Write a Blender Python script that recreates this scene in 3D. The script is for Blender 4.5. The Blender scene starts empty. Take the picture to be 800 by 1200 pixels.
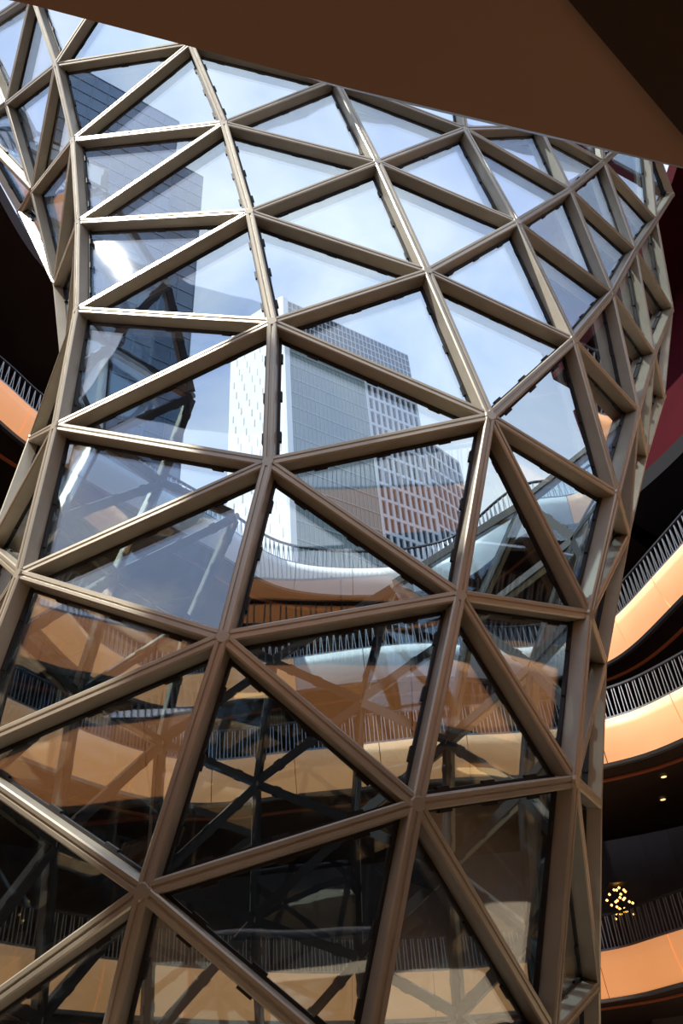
import bpy, math, random
from mathutils import Vector, Matrix
random.seed(7)
sc = bpy.context.scene
col = sc.collection

# ------------------------------------------------------------------ camera
cam_d = bpy.data.cameras.new('camera'); cam = bpy.data.objects.new('camera', cam_d); col.objects.link(cam)
p, r = math.radians(39.95), math.radians(4.8)
fw = Vector((0, math.cos(p), math.sin(p))); u0 = Vector((0, -math.sin(p), math.cos(p))); r0 = Vector((1, 0, 0))
Rv = r0*math.cos(r) - u0*math.sin(r); Uv = u0*math.cos(r) + r0*math.sin(r)
m = Matrix((Rv, Uv, -fw)).transposed().to_4x4(); m.translation = (0, 0, 1.6)
cam.matrix_world = m
cam_d.sensor_fit = 'VERTICAL'; cam_d.sensor_height = 36; cam_d.lens = 36*1000/1200; cam_d.clip_end = 2000
sc.camera = cam
CAMP = Vector((0, 0, 1.6))
def size_px(P, L):                       # rough size in the photograph, to rank repeats
    q = Vector(P) - CAMP; d = q.dot(fw)
    if d < .5: return 0
    x = 400 + 1000*q.dot(Rv)/d; y = 600 - 1000*q.dot(Uv)/d
    s = 1000*L/d
    return s if -60 < x < 860 and -60 < y < 1260 else s*.01

# ------------------------------------------------------------------ world, sun, exposure
sc.view_settings.view_transform = 'Standard'; sc.view_settings.look = 'None'
sc.view_settings.exposure = 0.12; sc.view_settings.gamma = 1
w = bpy.data.worlds.new('sky'); sc.world = w; w.use_nodes = True
nt = w.node_tree; nt.nodes.clear()
def nd(t, **k):
    n = nt.nodes.new(t)
    for a, b in k.items(): setattr(n, a, b)
    return n
tc = nd('ShaderNodeTexCoord'); mp = nd('ShaderNodeMapping'); mp.inputs['Scale'].default_value = (1, 1, 1.7)
mp.inputs['Location'].default_value = (.3, .1, .0)
n1 = nd('ShaderNodeTexNoise'); n1.inputs['Scale'].default_value = 2.6; n1.inputs['Detail'].default_value = 8; n1.inputs['Roughness'].default_value = .55
n1.inputs['Distortion'].default_value = .5
rp = nd('ShaderNodeValToRGB'); rp.color_ramp.elements[0].position = .42; rp.color_ramp.elements[1].position = .66
rp.color_ramp.elements[0].color = (.48, .59, .88, 1); rp.color_ramp.elements[1].color = (1.0, 1.0, 1.02, 1)
bg = nd('ShaderNodeBackground'); bg.inputs['Strength'].default_value = 1.2; ow = nd('ShaderNodeOutputWorld')
nt.links.new(tc.outputs['Generated'], mp.inputs['Vector']); nt.links.new(mp.outputs[0], n1.inputs['Vector'])
nt.links.new(n1.outputs['Fac'], rp.inputs['Fac']); nt.links.new(rp.outputs[0], bg.inputs['Color']); nt.links.new(bg.outputs[0], ow.inputs['Surface'])
sd = bpy.data.lights.new('sun', 'SUN'); sd.energy = 7.0; sd.angle = math.radians(.6); sd.color = (1, .95, .86)
so = bpy.data.objects.new('sun', sd); col.objects.link(so)
SUN = Vector((-.81, -.58, 0)).normalized()*math.cos(math.radians(55)) + Vector((0, 0, math.sin(math.radians(55))))
so.rotation_euler = SUN.to_track_quat('Z', 'Y').to_euler()
sc.cycles.transparent_max_bounces = 24
sc.cycles.max_bounces = 8

# ------------------------------------------------------------------ materials
def mat(name, base, rough=.5, metal=0, noise=0, scale=5, bump=0, emit=None, es=0, spec=.5):
    m = bpy.data.materials.new(name); m.use_nodes = True; t = m.node_tree; b = t.nodes['Principled BSDF']
    b.inputs['Base Color'].default_value = (*base, 1); b.inputs['Roughness'].default_value = rough; b.inputs['Metallic'].default_value = metal
    b.inputs['Specular IOR Level'].default_value = spec
    if noise or bump:
        c = t.nodes.new('ShaderNodeTexCoord'); n = t.nodes.new('ShaderNodeTexNoise'); n.inputs['Scale'].default_value = scale; n.inputs['Detail'].default_value = 5
        t.links.new(c.outputs['Object'], n.inputs['Vector'])
        if noise:
            rr = t.nodes.new('ShaderNodeValToRGB')
            rr.color_ramp.elements[0].position = .3; rr.color_ramp.elements[1].position = .7
            rr.color_ramp.elements[0].color = (*[x*(1-noise) for x in base], 1); rr.color_ramp.elements[1].color = (*[min(1, x*(1+noise)) for x in base], 1)
            t.links.new(n.outputs['Fac'], rr.inputs['Fac']); t.links.new(rr.outputs[0], b.inputs['Base Color'])
        if bump:
            bp = t.nodes.new('ShaderNodeBump'); bp.inputs['Strength'].default_value = bump; bp.inputs['Distance'].default_value = .01
            t.links.new(n.outputs['Fac'], bp.inputs['Height']); t.links.new(bp.outputs[0], b.inputs['Normal'])
    if emit: b.inputs['Emission Color'].default_value = (*emit, 1); b.inputs['Emission Strength'].default_value = es
    return m
def glass(name, tint, f0, ripple):
    m = bpy.data.materials.new(name); m.use_nodes = True; t = m.node_tree; t.nodes.clear()
    o = t.nodes.new('ShaderNodeOutputMaterial'); mx = t.nodes.new('ShaderNodeMixShader'); tr = t.nodes.new('ShaderNodeBsdfTransparent'); g = t.nodes.new('ShaderNodeBsdfGlossy')
    g.inputs['Roughness'].default_value = .015; tr.inputs['Color'].default_value = (*tint, 1)
    lw = t.nodes.new('ShaderNodeLayerWeight'); lw.inputs['Blend'].default_value = .5
    pw = t.nodes.new('ShaderNodeMath'); pw.operation = 'POWER'; pw.inputs[1].default_value = 3
    ma = t.nodes.new('ShaderNodeMath'); ma.operation = 'MULTIPLY_ADD'; ma.inputs[1].default_value = 1-f0; ma.inputs[2].default_value = f0
    c = t.nodes.new('ShaderNodeTexCoord'); n = t.nodes.new('ShaderNodeTexNoise'); n.inputs['Scale'].default_value = .8; n.inputs['Detail'].default_value = 1
    bp = t.nodes.new('ShaderNodeBump'); bp.inputs['Strength'].default_value = ripple; bp.inputs['Distance'].default_value = .02
    L = t.links.new
    L(c.outputs['Object'], n.inputs['Vector']); L(n.outputs['Fac'], bp.inputs['Height']); L(bp.outputs[0], g.inputs['Normal'])
    L(lw.outputs['Facing'], pw.inputs[0]); L(pw.outputs[0], ma.inputs[0]); L(ma.outputs[0], mx.inputs[0]); L(tr.outputs[0], mx.inputs[1]); L(g.outputs[0], mx.inputs[2]); L(mx.outputs[0], o.inputs[0])
    return m
M = dict(
    steel=mat('champagne painted steel', (.40, .362, .283), .36, .40, .08, 2.5, .05),
    gasket=mat('black rubber gasket', (.008, .008, .009), .6),
    pane=glass('funnel glass', (.86, .94, .98), .14, .3),
    parapet=mat('cream parapet with warm glow added', (.70, .43, .25), .5, 0, .05, 1.2, 0, (1, .37, .11), .50),  # emission stands in for the warm light on the panels
    coping=mat('grey metal coping', (.25, .25, .26), .35, .8),
    rail=mat('dark rail metal', (.05, .05, .055), .4, .6),
    bar=mat('brushed steel bar', (.42, .43, .43), .35, .8),
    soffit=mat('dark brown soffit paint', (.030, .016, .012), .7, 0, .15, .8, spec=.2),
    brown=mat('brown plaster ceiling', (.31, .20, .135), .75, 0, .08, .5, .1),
    bulkhead_dark=mat('dark brown bulkhead paint', (.030, .015, .007), .8),
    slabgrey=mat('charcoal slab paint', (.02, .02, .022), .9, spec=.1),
    cove=mat('red orange cove strip', (.16, .035, .015), .5, 0, 0, 5, 0, (1, .22, .06), .03),
    maroon=mat('deep maroon wall', (.05, .003, .007), .9, 0, .2, .4, spec=.1),
    wall=mat('dark shop wall', (.045, .030, .026), .6, 0, .3, .6),
    floor=mat('honed tan stone floor', (.52, .42, .31), .45, 0, .08, 3, .05),
    bulb=mat('golden bulb glow', (1, .7, .3), .5, 0, 0, 5, 0, (1, .50, .10), 5),
    lampw=mat('warm lamp glow', (1, .8, .5), .5, 0, 0, 5, 0, (1, .62, .25), 1.5),
    parapet_sunlit=mat('parapet coloured white as sunlit', (.86, .84, .80), .4, 0, .03, .8),  # whiteness of full sun put into the colour of the back panels
    white=mat('white stone facade', (.88, .87, .84), .7, 0, .03, .2),
    slot=mat('grey window slot', (.42, .40, .38), .5),
    frame=mat('pale grey facade frame', (.55, .58, .60), .6),
    tframe=mat('grey green mullion', (.30, .36, .34), .5),
    tglass=mat('green grey tower glass', (.20, .26, .24), .3, 0, .12, .05),
    wglass=mat('dark window glass', (.055, .075, .09), .12, 0, .2, .2),
    bglass=mat('blue grey tower glass', (.15, .21, .29), .12, 0, .15, .06),
    bframe=mat('blue grey mullion', (.22, .28, .34), .5, .3),
    dark=mat('dark louvre metal', (.05, .07, .08), .5, .3),
)

# ------------------------------------------------------------------ helpers
def new(name, data, parent=None):
    o = bpy.data.objects.new(name, data); col.objects.link(o)
    if parent is not None: o.parent = parent
    return o
def mesh(name, vs, fs, mt, smooth=False):
    me = bpy.data.meshes.new(name); me.from_pydata([tuple(v) for v in vs], [], fs); me.materials.append(M[mt]); me.update()
    if smooth: me.shade_smooth()
    return me
def thing(name, label, cat, loc=(0, 0, 0), group=None):
    o = new(name, None); o.location = loc; o['label'] = label; o['category'] = cat; o.empty_display_size = .2
    if group: o['group'] = group
    return o
def struct(name, vs, fs, mt):
    o = new(name, mesh(name, vs, fs, mt)); o['kind'] = 'structure'; return o
class MB:
    def __init__(s): s.v = []; s.f = []
    def add(s, vs, fs):
        b = len(s.v); s.v += [tuple(v) for v in vs]; s.f += [tuple(b+i for i in f) for f in fs]
    def boxm(s, c, ax, ay, az):          # centre and three half-axis vectors
        c, ax, ay, az = map(Vector, (c, ax, ay, az))
        vs = [c+ax*i+ay*j+az*k for k in (-1, 1) for (i, j) in ((-1, -1), (1, -1), (1, 1), (-1, 1))]
        s.add(vs, [(3, 2, 1, 0), (4, 5, 6, 7), (0, 1, 5, 4), (1, 2, 6, 5), (2, 3, 7, 6), (3, 0, 4, 7)])
    def make(s, name, mt, parent=None): return new(name, mesh(name, s.v, s.f, mt), parent)

# ------------------------------------------------------------------ 1. the glass funnel
NODES = {
    0: [(-3,-8.36,3.34,26.23),(-2,-6.85,4.53,23.57),(-1,-5.29,6.07,20.76),(0,-4.52,6.41,18.13),(1,-4.06,6.86,16.13),(2,-3.66,6.94,13.64),(3,-3.34,6.86,11.29),(4,-3.28,6.84,9.02),(5,-3.38,6.95,6.97),(6,-3.71,7.08,5.08),(7,-3.97,7.98,2.82),(8,-4.29,9.13,0.69),(9,-4.15,10.39,-0.05)],
    1: [(-3,-5.37,2.05,25.04),(-2,-4.04,3.69,22.38),(-1,-2.79,4.98,19.70),(0,-1.91,5.93,17.32),(1,-1.32,6.20,14.88),(2,-0.90,6.15,12.16),(3,-0.62,6.13,9.71),(4,-0.70,6.22,7.56),(5,-1.12,6.31,5.60),(6,-1.74,6.67,3.64),(7,-2.39,7.55,1.45),(8,-2.58,8.79,-0.05)],
    2: [(-4,-3.04,0.53,27.05),(-3,-1.98,2.04,24.36),(-2,-0.93,3.85,21.66),(-1,0.26,5.10,18.99),(0,0.51,6.32,16.38),(1,0.96,6.28,13.44),(2,1.34,6.33,10.73),(3,1.71,6.53,8.26),(4,1.07,6.79,6.14),(5,0.42,6.79,4.17),(6,-0.16,7.11,2.36),(7,-0.56,8.12,0.77),(8,-0.63,9.40,-0.05)],
    3: [(-4,0.40,1.65,26.75),(-3,1.18,3.26,23.97),(-2,2.18,4.89,21.16),(-1,2.76,6.22,18.27),(0,2.57,6.85,15.36),(1,2.88,6.87,12.52),(2,3.17,7.13,10.13),(3,3.23,7.64,7.92),(4,2.52,7.68,6.35),(5,1.97,7.77,4.63),(6,1.44,8.47,2.73),(7,0.95,9.56,0.68),(8,1.25,10.76,-0.05)],
    4: [(-5,2.54,2.62,29.36),(-4,3.16,3.79,26.52),(-3,3.73,5.19,23.68),(-2,4.64,6.44,20.73),(-1,4.37,7.93,17.34),(0,4.30,7.73,14.72),(1,4.45,8.12,12.34),(2,4.39,8.70,10.31),(3,3.88,9.29,8.55),(4,3.14,9.54,6.78),(5,2.68,9.74,5.11),(6,2.36,10.50,3.43),(7,2.06,11.61,1.43),(8,2.76,12.58,-0.05)],
    5: [(-5,4.34,5.57,29.15),(-4,4.86,6.42,26.21),(-3,5.61,7.24,23.32),(-2,6.14,7.92,20.11),(-1,5.68,8.65,17.17),(0,5.68,9.03,14.71),(1,5.56,9.72,12.66),(2,5.08,10.42,10.96),(3,4.08,11.32,8.96),(4,3.34,11.72,7.04),(5,2.95,12.19,5.18),(6,2.68,12.98,3.23),(7,2.94,13.90,1.07)],
    6: [(-3,6.42,8.99,22.63),(-2,7.24,9.04,19.28),(-1,6.87,9.81,16.82),(0,6.77,10.56,14.88),(1,6.23,11.25,13.13),(2,4.38,12.72,11.02),(3,3.26,13.55,8.95),(4,2.75,14.01,6.93),(5,2.52,14.61,4.91),(6,2.42,15.37,2.76),(7,3.04,16.19,0.44)],
    7: [(-3,6.00,10.09,21.17),(-2,7.79,10.21,18.38),(1,3.87,13.67,12.79),(2,2.48,14.79,10.72),(3,1.75,15.47,8.56),(4,1.47,16.00,6.43),(5,1.36,16.64,4.25),(6,1.65,17.37,1.98)],
    8: [(1,1.00,15.27,12.10),(2,0.12,16.10,9.89),(3,-0.21,16.68,7.64),(4,-0.33,17.30,5.40),(5,-0.23,17.96,3.08),(6,0.29,18.68,0.67)],
    9: [(1,-1.72,15.68,10.77),(2,-2.16,16.35,8.45),(3,-2.29,16.99,6.13),(4,-2.24,17.69,3.81),(5,-1.88,18.41,1.46)],
    10: [(-1,-2.33,13.80,13.27),(0,-3.31,14.41,11.13),(1,-3.85,14.99,8.85),(2,-3.99,15.65,6.49),(3,-4.07,16.44,4.17),(4,-3.80,17.25,1.84),(5,-3.34,18.02,-0.05)],
    11: [(-6,-5.24,10.61,21.96),(-5,-4.82,9.92,19.73),(-4,-3.48,10.93,17.54),(-3,-3.08,12.24,15.37),(-2,-3.68,12.54,13.24),(-1,-4.37,12.62,11.10),(0,-4.90,13.00,8.89),(1,-5.13,13.56,6.59),(2,-5.25,14.38,4.28),(3,-5.17,15.31,2.00),(4,-4.81,16.21,-0.05)],
    12: [(-9,-9.33,9.14,27.51),(-8,-7.88,9.42,24.82),(-7,-6.69,9.53,22.07),(-6,-7.18,8.25,19.98),(-5,-6.08,9.13,17.95),(-4,-4.45,10.68,15.26),(-3,-4.46,10.95,13.01),(-2,-4.83,10.67,10.89),(-1,-5.18,10.79,8.76),(0,-5.45,11.11,6.60),(1,-5.59,11.86,4.33),(2,-5.76,12.87,2.11),(3,-5.50,13.92,-0.05)],
    13: [(-9,-8.79,6.48,25.32),(-8,-7.25,7.29,22.55),(-7,-6.14,7.65,19.58),(-6,-5.43,8.31,17.21),(-5,-4.90,9.01,15.11),(-4,-4.46,9.20,12.78),(-3,-4.51,8.71,10.81),(-2,-4.66,8.62,8.73),(-1,-4.88,8.76,6.67),(0,-5.10,9.28,4.53),(1,-5.34,10.26,2.33),(2,-5.36,11.43,0.18)],
}

NC = 14
P = {}
for i, row in NODES.items():
    for (j, x, y, z) in row: P[(i, j)] = Vector((x, y, z))
def key(i, j):
    while i < 0: i += NC; j -= NC//2
    while i >= NC: i -= NC; j += NC//2
    return (i, j)
tris = []
for (i, j) in P:
    a, b, c, d = (i, j), key(i, j+1), key(i+1, j), key(i+1, j-1)
    e = key(i+1, j+1)
    if (i == 2 and j >= 3) or (i == 3 and j >= 5):       # here the lattice changes hand
        if b in P and c in P and e in P: tris += [(a, b, e), (a, e, c)]
        if c in P and d in P and ((i == 2 and j == 3) or (i == 3 and j == 5)): tris.append((a, c, d))
        continue
    if b in P and c in P: tris.append((a, b, c))
    if c in P and d in P: tris.append((a, c, d))
def axis_at(z):                          # centre line of the funnel
    t = max(0, min(1, z/24)); return Vector((.2-.3*t, 13-3.2*t, z))
nrm = {k: Vector((0, 0, 0)) for k in P}
tn = []
for t in tris:
    a, b, c = (P[k] for k in t); n = (b-a).cross(c-a)
    ctr = (a+b+c)/3; out = ctr-axis_at(ctr.z)
    if n.dot(out) < 0: n = -n
    tn.append(n.normalized())
    for k in t: nrm[k] += n
for k in nrm: nrm[k] = nrm[k].normalized() if nrm[k].length > 0 else Vector((0, -1, 0))
funnel = thing('glass_funnel', 'giant twisting funnel of triangular glass panes in a champagne steel lattice', 'glass structure', (0, 12, 0))
def lk(o): o.parent = funnel; o.matrix_parent_inverse = Matrix.Translation((0, -12, 0))
W, DP, GO = .058, .17, .19                # half width, depth of a beam, depth of the glass
edges = {}
for ti, t in enumerate(tris):
    for a, b in ((0, 1), (1, 2), (2, 0)): edges.setdefault(tuple(sorted((t[a], t[b]))), []).append(ti)
prof = [(-W, -DP), (-W, -.014), (-W+.014, 0), (-.014, 0), (-.008, -.012), (.008, -.012), (.014, 0), (W-.014, 0), (W, -.014), (W, -DP)]
def beam_geo(mb, a, b, n):
    d = (b-a); L = d.length; d /= L; s = d.cross(n).normalized(); n = s.cross(d).normalized()
    a2, b2 = a+d*.04, b-d*.04; k = len(prof)
    vs = [a2+s*x+n*y for x, y in prof]+[b2+s*x+n*y for x, y in prof]
    mb.add(vs, [tuple((q, (q+1) % k, k+(q+1) % k, k+q)) for q in range(k)]+[tuple(range(k))[::-1], tuple(range(k, 2*k))])
def gasket_geo(mb, a, b, n):
    d = (b-a); L = d.length; d /= L; s = d.cross(n).normalized(); n = s.cross(d).normalized()
    mb.boxm((a+b)/2-n*(DP+.02), d*(L/2-.08), s*(W+.026), n*.022)
    for q in (.22, .5, .78):
        for sg in (-1, 1): mb.boxm(a+d*L*q+s*sg*(W+.034)-n*(DP+.015), d*.07, s*.014, n*.018)
elist = []
for (ka, kb) in edges:
    a, b = P[ka], P[kb]; n = (nrm[ka]+nrm[kb]).normalized()
    elist.append((size_px((a+b)/2, (b-a).length), a, b, n))
elist.sort(key=lambda e: -e[0])
rb, rg = MB(), MB()
for q, (s, a, b, n) in enumerate(elist):
    if q < 295:
        mb = MB(); beam_geo(mb, a, b, n); bo = mb.make('beam', 'steel'); lk(bo)
        mb = MB(); gasket_geo(mb, a, b, n); g = mb.make('gasket', 'gasket'); g.parent = bo
    else: beam_geo(rb, a, b, n); gasket_geo(rg, a, b, n)
if rb.v:
    o = rb.make('far_beams', 'steel'); lk(o); o['kind'] = 'stuff'
    o = rg.make('far_gaskets', 'gasket'); lk(o); o['kind'] = 'stuff'
for k, c in P.items():                   # the welded hubs where six beams meet
    n = nrm[k]; s = n.orthogonal().normalized(); t = n.cross(s); mb = MB(); K = 10
    vs = [c+n*h+(s*math.cos(a*2*math.pi/K)+t*math.sin(a*2*math.pi/K))*rr for h, rr in ((-DP-.02, .07), (-.02, .07), (.001, .058)) for a in range(K)]
    mb.add(vs, [(q+l*K, (q+1) % K+l*K, (q+1) % K+(l+1)*K, q+(l+1)*K) for l in (0, 1) for q in range(K)]+[tuple(range(2*K, 3*K)), tuple(range(K))[::-1]])
    lk(mb.make('hub', 'steel'))
plist = []
for t, n in zip(tris, tn):
    cs = [P[k]-nrm[k]*GO for k in t]; c = (cs[0]+cs[1]+cs[2])/3
    plist.append((size_px(c, (cs[0]-cs[1]).length), cs, c, n))
plist.sort(key=lambda e: -e[0])
rp_ = MB()
def pane_geo(mb, cs, c, n):
    v = []
    for h in (0, -.022):
        for q in cs: v.append(c+(q-c)*(1-.05/max(.3, (q-c).length))+n*h)
    mb.add(v, [(0, 1, 2), (5, 4, 3), (0, 3, 4, 1), (1, 4, 5, 2), (2, 5, 3, 0)])
for q, (s, cs, c, n) in enumerate(plist):
    # each pane sits a hair out of plane, as glazing does
    if q < 298:
        mb = MB(); nn = (n+Vector((random.uniform(-1, 1), random.uniform(-1, 1), random.uniform(-1, 1)))*.004).normalized()
        off = [x+n*random.uniform(-.008, .008) for x in cs]
        pane_geo(mb, off, c, n); lk(mb.make('glass_pane', 'pane'))
    else: pane_geo(rp_, cs, c, n)
if rp_.v: o = rp_.make('far_panes', 'pane'); lk(o); o['kind'] = 'stuff'

# ------------------------------------------------------------------ 2. the balconies round the atrium
def loop(pts, n=14):
    out = []; K = len(pts)
    for q in range(K):
        a, b, c, d = (Vector(pts[(q+k-1) % K]) for k in range(4))
        for s in range(n):
            t = s/n; out.append(.5*(2*b+(c-a)*t+(2*a-5*b+4*c-d)*t*t+(3*b-a-3*c+d)*t**3))
    # even spacing
    L = [0]
    for q in range(len(out)): L.append(L[-1]+(out[(q+1) % len(out)]-out[q]).length)
    m = int(L[-1]/.35); res = []; k = 0
    for q in range(m):
        s = L[-1]*q/m
        while L[k+1] < s: k += 1
        res.append(out[k].lerp(out[(k+1) % len(out)], (s-L[k])/(L[k+1]-L[k])))
    return res
def normals(lp):                         # pointing away from the atrium
    K = len(lp); area = sum(lp[q].x*lp[(q+1) % K].y-lp[(q+1) % K].x*lp[q].y for q in range(K)); s = 1 if area > 0 else -1
    out = []
    for q in range(K):
        d = (lp[(q+2) % K]-lp[(q-2) % K]).normalized(); out.append(Vector((d.y, -d.x))*s)
    return out
LOOPS = {
 'C': (6.0, [(6.3,27.3),(8,25.8),(11,21.5),(12.6,15),(11.5,8),(7.5,4.3),(4,3.1),(2.1,2.5),(.2,1.9),(-1.2,1.4),(-4.5,1.0),(-8,3),(-11,8),(-11.8,14),(-10,19.5),(-7,23.5),(-3,26.5),(2,28)],
       'lowest balcony, its glowing orange parapet curving behind the foot of the glass funnel'),
 'B': (11.0, [(6.8,23.1),(8.6,21.8),(11,18),(12,13),(12,6),(9.5,-1),(4,-5),(-3,-5.5),(-9,-2),(-11.5,5),(-11.2,13),(-8.7,19.1),(-5.4,23.2),(-1.5,23.4),(2,23.2),(4.5,23.4)],
       'second balcony from the bottom, orange parapet under a steel bar railing'),
 'A': (16.0, [(8.8,26.5),(10.4,22.7),(12,17),(12.3,12),(12,5),(9.5,-2),(4,-6),(-3,-6.5),(-9,-3),(-12,5),(-11.5,14),(-9.8,19.3),(-8.8,24.3),(-6.6,27.1),(-3,26.8),(2,26.4),(6,27.3)],
       'third balcony up, orange parapet rising steeply at the right edge of the view'),
 'D': (21.0, [(-10.1,17.6),(-9.3,19.1),(-7.7,21.3),(-5.1,24.4),(-2.6,27.5),(1.1,28.6),(4.5,28.1),(6.9,25.3),(9.4,24.6),(12,20),(13,14),(12.5,6),(10,-2),(4,-6.5),(-3,-7),(-9,-3.5),(-12,4),(-11.3,14)],
       'topmost balcony, cream parapet with zigzag steel bars at the left edge of the view'),
}
def ribbon(mb, rows, closed=True):       # rows: lists of points, skinned one after the other
    K = len(rows[0]); b = len(mb.v)
    for rw in rows: mb.v += [tuple(v) for v in rw]
    for l in range(len(rows)-1):
        for q in range(K if closed else K-1):
            mb.f.append((b+l*K+q, b+l*K+(q+1) % K, b+(l+1)*K+(q+1) % K, b+(l+1)*K+q))
bar_me = None
mbb = MB(); mbb.boxm((0, 0, .5), (.011, 0, 0), (0, .022, 0), (0, 0, .5)); bar_me = mesh('baluster', mbb.v, mbb.f, 'bar')
SLAB = 6.5
def p3(v, z): return Vector((v.x, v.y, z))
def pick(lp, nn, test):                  # the longest stretch of a loop that passes the test, in order
    K = len(lp); fl = [test(v) for v in lp]
    if all(fl): return lp, nn, True
    st = next(q for q in range(K) if fl[q] and not fl[q-1]); idx = []
    for s_ in range(K):
        q = (st+s_) % K
        if not fl[q]: break
        idx.append(q)
    return [lp[q] for q in idx], [nn[q] for q in idx], False
for name, (z, pts, lab) in LOOPS.items():
    lp = loop(pts); nn = normals(lp)
    if name == 'D': dloop = (lp, nn)
    lp, nn, closed = pick(lp, nn, (lambda v: v.y > 3.5 and not (v.x > 9.7 and v.y < 24.8)) if name == 'D' else (lambda v: v.y > 3.5) if name == 'A' else (lambda v: True)); K = len(lp)
    root = thing('balcony', lab, 'balcony', (pts[0][0], pts[0][1], z), 'balconies round the atrium')
    inv = Matrix.Translation((-pts[0][0], -pts[0][1], -z))
    def pk(o): o.parent = root; o.matrix_parent_inverse = inv; return o
    o0 = lambda d, zz: [p3(lp[q]+nn[q]*d, zz) for q in range(K)]
    mb = MB(); ribbon(mb, [o0(.12, z+1.12), o0(.12, z), o0(SLAB, z), o0(SLAB, z+.5), o0(.3, z+.5), o0(.3, z+1.12), o0(.12, z+1.12)], closed)
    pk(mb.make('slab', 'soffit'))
    mb = MB(); ribbon(mb, [o0(.0, z-.05), o0(-.05, z+.03), o0(.14, z+.03), o0(.14, z-.05), o0(.0, z-.05)], closed); pk(mb.make('edge_trim', 'coping'))
    mb = MB(); ribbon(mb, [o0(.95, z-.02), o0(.95, z-.07), o0(1.07, z-.07), o0(1.07, z-.02)], closed); pk(mb.make('cove_strip', 'cove'))
    mb = MB(); ribbon(mb, [o0(-.34, z+1.14), o0(-.34, z+1.20), o0(.32, z+1.20), o0(.32, z+1.14)], closed); pk(mb.make('coping', 'coping'))
    # curved parapet panels, leaning into the atrium
    step = 7; cuts = list(range(0, K, step))
    for ci, q0 in enumerate(cuts):
        q1 = cuts[ci+1] if ci+1 < len(cuts) else (K if closed else K-1)
        if q1-q0 < 2: continue
        mb = MB(); n = q1-q0+1
        def line(d, zz, e):
            out = []
            for s in range(n):
                a = (q0+s) % K; v = lp[a]+nn[a]*d
                if s == 0: b2 = (a+1) % K; v = v.lerp(lp[b2]+nn[b2]*d, e/.35)
                if s == n-1: b2 = (a-1) % K; v = v.lerp(lp[b2]+nn[b2]*d, e/.35)
                out.append(p3(v, zz))
            return out
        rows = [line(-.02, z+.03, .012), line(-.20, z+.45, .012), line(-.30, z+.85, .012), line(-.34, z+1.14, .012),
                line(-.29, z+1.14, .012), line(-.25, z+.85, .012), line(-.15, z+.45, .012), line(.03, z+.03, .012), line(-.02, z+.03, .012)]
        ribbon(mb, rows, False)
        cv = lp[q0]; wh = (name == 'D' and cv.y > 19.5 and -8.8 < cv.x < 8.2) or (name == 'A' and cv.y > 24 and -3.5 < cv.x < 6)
        pp = pk(mb.make('parapet_panel', 'parapet_sunlit' if wh else 'parapet'))
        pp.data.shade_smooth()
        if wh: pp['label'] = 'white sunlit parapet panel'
    mb = MB(); ribbon(mb, [o0(-.30, z+2.05), o0(-.30, z+2.11), o0(-.20, z+2.11), o0(-.20, z+2.05), o0(-.30, z+2.05)], closed); pk(mb.make('handrail', 'rail'))
    # balusters, leaning left and right in turn
    bars = []
    for q in range(K if closed else K-1):
        for s in range(3):
            f = s/3; a = lp[q].lerp(lp[(q+1) % K], f); n_ = nn[q].lerp(nn[(q+1) % K], f).normalized()
            pos = p3(a-n_*.25, z+1.19); bars.append((size_px(pos, 1), pos, n_, (q*3+s) % 2))
    bars.sort(key=lambda e: -e[0])
    rest = MB()
    for bi, (s_, pos, n_, par) in enumerate(bars):
        tdir = Vector((-n_.y, n_.x, 0)); lean = (.055 if name in 'DA' else .02)*(1 if par else -1)
        up = Vector((0, 0, .87))+tdir*lean
        if bi < 298:
            o = new('baluster', bar_me)
            mt = Matrix(((tdir.x, n_.x, up.x, pos.x), (tdir.y, n_.y, up.y, pos.y), (tdir.z, 0, up.z, pos.z), (0, 0, 0, 1)))
            # keep a plain rotation and scale: the lean is a roll about the parapet's normal
            zax = up.normalized(); yax = Vector((n_.x, n_.y, 0)); xax = yax.cross(zax)
            o.parent = root; o.matrix_parent_inverse = inv
            o.matrix_basis = Matrix.Translation(pos) @ Matrix((xax, yax, zax)).transposed().to_4x4() @ Matrix.Diagonal((1, 1, up.length, 1))
        else: rest.boxm(pos+up/2, tdir*.011, Vector((n_.x, n_.y, 0))*.022, up/2)
    o = pk(rest.make('far_balusters', 'bar')); o['kind'] = 'stuff'

# ------------------------------------------------------------------ 3. the setting: walls, floor, ceilings, an added sun shade
lpD, nnD = dloop
K = len(lpD)
def arc_test(side, v):
    if side == 'back': return v.y > 22.5 and -8.5 < v.x < 9.5
    if side == 'front': return v.y < 5
    if side == 'left': return v.x < 0 and v.y >= 5 and not (v.y > 22.5 and v.x > -8.5)
    return v.x >= 0 and v.y >= 5 and not (v.y > 22.5 and v.x < 9.5)
def runs(test):
    fl = [test(v) for v in lpD]; out = []; st = next(q for q in range(K) if fl[q] and not fl[q-1]); cur = []
    for s in range(K+1):
        q = (st+s) % K
        if fl[q] and s < K: cur.append(q)
        elif cur: cur.append(q); out.append(cur); cur = []
    return out
for side, ztop, mt, zb in (('back', 21.0, 'wall', 0), ('left', 26.0, 'wall', 0), ('right', 22.0, 'wall', 0), ('front', 11.0, 'wall', 0)):
    mb = MB()
    for run in runs(lambda v: arc_test(side, v)):
        a = [p3(lpD[q]+nnD[q]*6.2, zb) for q in run]; b = [p3(v, ztop) for v in a]
        a2 = [p3(lpD[q]+nnD[q]*6.6, zb) for q in run]; b2 = [p3(v, ztop) for v in a2]
        ribbon(mb, [a, b, b2, a2], False)
    struct('wall_'+side, mb.v, mb.f, mt)
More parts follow.
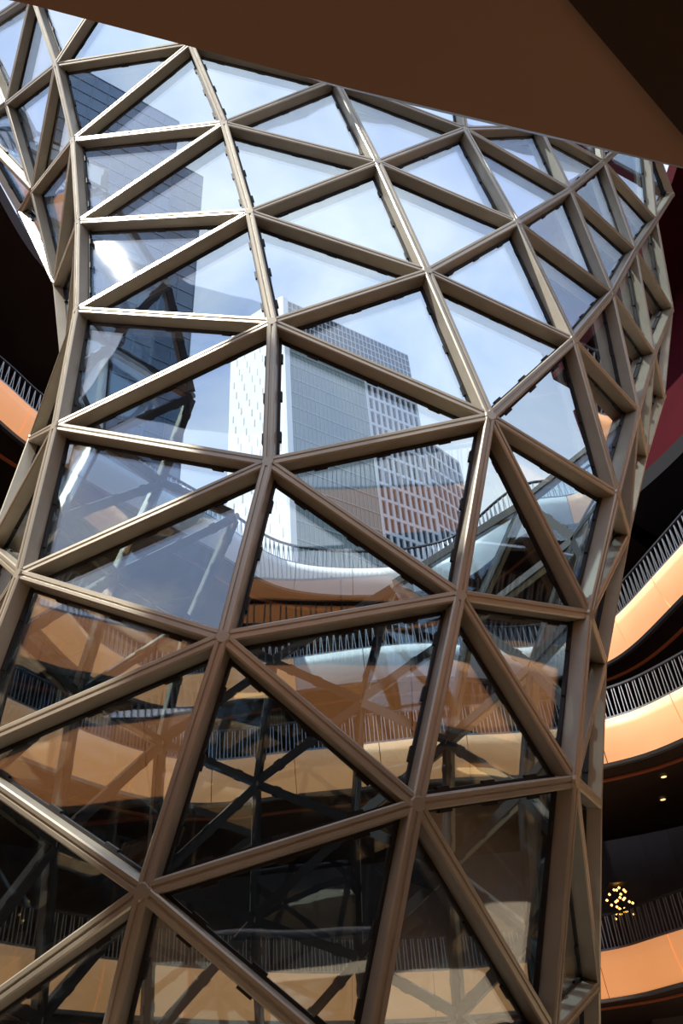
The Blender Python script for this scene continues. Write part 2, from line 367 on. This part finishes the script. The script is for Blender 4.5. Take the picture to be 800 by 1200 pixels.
for side, zz, d0 in (('left', 26.0, -1.9), ('right', 27.0, -1.3)):
    mb = MB()
    for run in runs(lambda v: v.x*(1 if side == 'right' else -1) > 4 and ((-5 < v.y < -.6 or 10 < v.y < 20) if side == 'left' else 8 < v.y < 24)):  # left: forward stretch is an added slab that shades the lower beams
        inn = [lpD[q]+nnD[q]*(d0 if side == 'right' else -.2+(d0+.2)*max(0, min(1, (lpD[q].y-6)/5))) for q in run]
        ribbon(mb, [[p3(v, zz) for v in inn], [p3(lpD[q]+nnD[q]*6.8, zz) for q in run], [p3(lpD[q]+nnD[q]*6.8, zz+.6) for q in run], [p3(v, zz+.6) for v in inn], [p3(v, zz) for v in inn]], False)
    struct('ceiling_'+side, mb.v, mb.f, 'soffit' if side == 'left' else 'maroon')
mb, mc = MB(), MB()                      # right side of the top floor: plain dark slab and a maroon wall standing on it
for run in runs(lambda v: v.x > 9.2 and 3 < v.y < 25.2):
    L_ = lambda d, zz: [p3(lpD[q]+nnD[q]*d, zz) for q in run]
    ribbon(mb, [L_(.3, 21.0), L_(6.5, 21.0), L_(6.5, 21.6), L_(.3, 21.6), L_(.3, 21.0)], False)
    ribbon(mc, [L_(.7, 21.6), L_(.7, 27.0), L_(1.0, 27.0), L_(1.0, 21.6)], False)
struct('trim_2', mb.v, mb.f, 'slabgrey'); struct('trim_3', mc.v, mc.f, 'maroon')
S = 300
struct('ground', [(-S, -S, -.12), (S, -S, -.12), (S, S+200, -.12), (-S, S+200, -.12)], [(0, 1, 2, 3)], 'wall')
struct('floor', [(-22, -12, -.02), (22, -12, -.02), (22, 36, -.02), (-22, 36, -.02)], [(0, 1, 2, 3)], 'floor')
# plastered ceiling over the viewer, with its darker dropped bulkhead
edge = [(-14, -.3), (-9, -.1), (-5, .35), (-1.2, 1.4), (.2, 1.88), (2.1, 2.48), (4, 3.05), (7.5, 4.1), (11, 7), (18, 7)]
mb = MB(); top = [(x, y, 5.97) for x, y in edge]+[(18, -9, 5.97), (-14, -9, 5.97)]; n = len(top)
mb.add([(x, y, 5.88) for x, y, _ in top]+top, [tuple(range(n)), tuple(range(2*n-1, n-1, -1))]+[(q, q+n, (q+1) % n+n, (q+1) % n) for q in range(n)])
struct('ceiling', mb.v, mb.f, 'brown')
mb = MB(); bl = [(1.28, 1.60), (2.02, 2.33), (2.6, 2.52), (5, 3.2), (9, 4.5), (9, -8), (-6, -8), (-6, -5.6)]; n = len(bl)
mb.add([(x, y, 5.82) for x, y in bl]+[(x, y, 5.89) for x, y in bl], [tuple(range(n)), tuple(range(2*n-1, n-1, -1))]+[(q, q+n, (q+1) % n+n, (q+1) % n) for q in range(n)])
struct('trim_1', mb.v, mb.f, 'bulkhead_dark')

# ------------------------------------------------------------------ 4. lamps, some added as fill
def downlight(x, y, z, lab, grp):
    t = thing('downlight', lab, 'lamp', (x, y, z), grp)
    for nm, rr, h, mt in (('ring', .11, .03, 'coping'), ('lens', .08, .035, 'lampw')):
        vs = [(math.cos(a*math.pi/6)*rr, math.sin(a*math.pi/6)*rr, zz) for zz in (0, -h) for a in range(12)]
        new(nm, mesh(nm, vs, [(a, (a+1) % 12, 12+(a+1) % 12, 12+a) for a in range(12)]+[tuple(range(12, 24))], mt), t)
for x, y in ((8.6, 24.2), (9.6, 24.8), (9.0, 26.0), (10.6, 24.0), (11.6, 22.4), (10.2, 26.4)):
    downlight(x, y, 10.98, 'small dim downlight in the dark ceiling under the second balcony', 'downlights under the second balcony')

pl = thing('pendant_lamp', 'cluster of small golden bulbs glowing behind the lowest right railing', 'lamp', (7.75, 29.0, 9.5))
mb = MB(); mb.boxm((0, 0, .45), (.008, 0, 0), (0, .008, 0), (0, 0, .5)); mb.boxm((0, 0, -.05), (.3, 0, 0), (0, .3, 0), (0, 0, .015)); mb.make('hanger', 'rail', pl)
mb = MB()
for q in range(26):
    a = q*2.4; rr = .06+.40*((q*7) % 26)/26; zc = -.15-.9*((q*11) % 26)/26; c = Vector((rr*math.cos(a), rr*math.sin(a), zc)); b = .045
    mb.add([c+Vector(v)*b for v in ((1,0,0),(0,1,0),(-1,0,0),(0,-1,0),(0,0,1),(0,0,-1))], [(0,1,4),(1,2,4),(2,3,4),(3,0,4),(1,0,5),(2,1,5),(3,2,5),(0,3,5)])
o = mb.make('bulbs', 'bulb', pl); o['kind'] = 'stuff'
LIT = [(-7, -1), (0, -2.5), (7, 0), (12.5, 4), (-13, 5), (-15, 11), (-14.5, 17)]
for q, (x, y) in enumerate(LIT):         # added fill lamps, brightening the floor and the beams by its bounce
    t = thing('ceiling_lamp', 'square warm fill lamp added over the ground floor', 'lamp', (x, y, 5.79), 'added fill lamps over the ground floor')
    mb = MB(); mb.boxm((0, 0, 0), (.45, 0, 0), (0, .45, 0), (0, 0, .02)); mb.make('lens', 'lampw', t)
    l = bpy.data.lights.new('fill_light', 'SPOT'); l.shadow_soft_size = .06; l.spot_size = 2.4; l.spot_blend = 1; l.energy = 380; l.color = (1, .58, .28)
    lo = new('fill_light', l, t); lo.location = (0, 0, -.04)
# ------------------------------------------------------------------ 5. towers beyond the roof opening
def facade(root, A, B, z0, z1, nc, nr, gl, fr, vw, hw, proud=.35, name='frame_grid', stagger=False):
    A, B = Vector((*A, 0)), Vector((*B, 0)); d = (B-A); L = d.length; d /= L; n = Vector((d.y, -d.x, 0))
    if n.dot(-(A+B)/2) < 0: n = -n
    mb = MB()
    for q in range(nr+1):
        z = z0+(z1-z0)*q/nr; mb.boxm((A+B)/2+Vector((0, 0, z))+n*proud/2, d*L/2, n*proud/2, (0, 0, hw/2))
    for q in range(nc+1):
        if not stagger: mb.boxm(A+d*L*q/nc+Vector((0, 0, (z0+z1)/2))+n*proud/2, d*vw/2, n*proud/2*.9, (0, 0, (z1-z0)/2))
    if stagger:
        for k in range(nr):
            for q in range(nc):
                f = (q+.5*(k % 2))/nc; z = z0+(z1-z0)*(k+.5)/nr
                mb.boxm(A+d*L*min(f, 1)+Vector((0, 0, z))+n*proud/2, d*vw/2, n*proud/2*.9, (0, 0, (z1-z0)/nr/2))
    o = mb.make(name, fr, root); o['kind'] = 'stuff'; o.matrix_parent_inverse = Matrix.Translation(-root.location); return o
def prism(root, name, pts, z0, z1, mt):
    n = len(pts); o = new(name, mesh(name, [(x, y, z0) for x, y in pts]+[(x, y, z1) for x, y in pts],
        [tuple(range(n))[::-1], tuple(range(n, 2*n))]+[(q, (q+1) % n, (q+1) % n+n, q+n) for q in range(n)], mt), root)
    o.matrix_parent_inverse = Matrix.Translation(-root.location); return o
def mixp(A, B, f): return (A[0]+(B[0]-A[0])*f, A[1]+(B[1]-A[1])*f)
# central tower
K0, R0, L0 = (-9.7, 119.6), (19.4, 139.5), (-22.2, 127.2)
HT = 167.0
t = thing('office_tower', 'tall tower with blown-out white side wall and window-grid front, centre of the view', 'building', (*K0, 0))
back = (R0[0]+L0[0]-K0[0], R0[1]+L0[1]-K0[1])
prism(t, 'wall', [K0, R0, back, L0], 0, HT, 'wglass')
e = .35
def off(Q, A, B, d):
    dd = Vector((B[0]-A[0], B[1]-A[1])).normalized(); n = Vector((dd.y, -dd.x))
    if n.dot(Vector((-(A[0]+B[0])/2, -(A[1]+B[1])/2))) < 0: n = -n
    return (Q[0]+n.x*d, Q[1]+n.y*d)
# white side wall with narrow grey slots
prism(t, 'white_side_wall', [off(K0, K0, L0, .5), off(L0, K0, L0, .5), L0, K0], 0, HT+1, 'white')
pier = mixp(K0, R0, .035); prism(t, 'white_pier', [off(K0, K0, L0, .5), off(K0, K0, R0, .6), off(pier, K0, R0, .6), pier], 0, HT+1, 'white')
mb = MB(); dv = Vector((L0[0]-K0[0], L0[1]-K0[1], 0)); Ls = dv.length; dv /= Ls; nv = Vector((dv.y, -dv.x, 0)); nv = nv if nv.dot(Vector((-1, -1, 0))) > 0 else -nv
for k in range(34):
    for q in range(6):
        u = (q+.5+.33*((k*2) % 3-1))/6*Ls*.9+.6; zc = HT-4-k*3.6-(q % 3)*1.2
        mb.boxm(Vector((*K0, 0))+dv*u+nv*.52+Vector((0, 0, zc)), dv*.16, nv*.03, (0, 0, 1.1))
o = mb.make('window_slots', 'slot', t); o['kind'] = 'stuff'; o.matrix_parent_inverse = Matrix.Translation(-t.location)
m1 = mixp(K0, R0, .60)
prism(t, 'curtain_wall', [off(pier, K0, R0, .3), off(m1, K0, R0, .3), m1, pier], 0, HT-9, 'tglass')
facade(t, off(pier, K0, R0, .3), off(m1, K0, R0, .3), 40, HT-9, 20, 27, 'tglass', 'tframe', .12, .3, .15, 'curtain_mullions')
facade(t, off(m1, K0, R0, .05), off(R0, K0, R0, .05), 40, HT-9, 9, 27, 'wglass', 'frame', .62, .8, .5, 'window_frames')
prism(t, 'roof_louvres', [off(pier, K0, R0, .4), off(R0, K0, R0, .4), R0, pier], HT-9, HT, 'dark')
facade(t, off(pier, K0, R0, .4), off(R0, K0, R0, .4), HT-9, HT, 30, 4, 'dark', 'frame', .16, .25, .2, 'louvre_frames')
# lower wing to its right
A1, B1 = (19.9, 149.3), (30.6, 160.7); HA = 149.0
t2 = thing('office_wing', 'lower pale wing with a regular window grid, just right of the tall tower', 'building', (*A1, 0))
prism(t2, 'wall', [A1, B1, (B1[0]-12, B1[1]+14), (A1[0]-12, A1[1]+14)], 0, HA, 'wglass')
facade(t2, A1, B1, 30, HA, 8, 26, 'wglass', 'frame', .62, .8, .5, 'window_frames')
# blue glass towers on the left
for nm, A, B, H, D_, lab in (('glass_tower', (-37.1, 55.6), (-21.7, 66.6), 145.5, 5, 'blue-grey glass tower at far left with a slanting skyline'),
                         ('glass_tower', (-25.4-3, 73.5-2.2), (-19.7, 77.5), 147.2, 10, 'narrow blue-grey glass tower standing just behind the far left one')):
    t3 = thing(nm, lab, 'building', (*A, 0)); dd = Vector((B[0]-A[0], B[1]-A[1])).normalized(); bk = Vector((-dd.y, dd.x))*D_
    prism(t3, 'wall', [A, B, (B[0]+bk.x, B[1]+bk.y), (A[0]+bk.x, A[1]+bk.y)], 0, H, 'bglass')
    Lf = math.hypot(B[0]-A[0], B[1]-A[1])
    facade(t3, A, B, 20, H, max(3, int(Lf/2.2)), 36, 'bglass', 'bframe', .12, .16, .12, 'mullions')
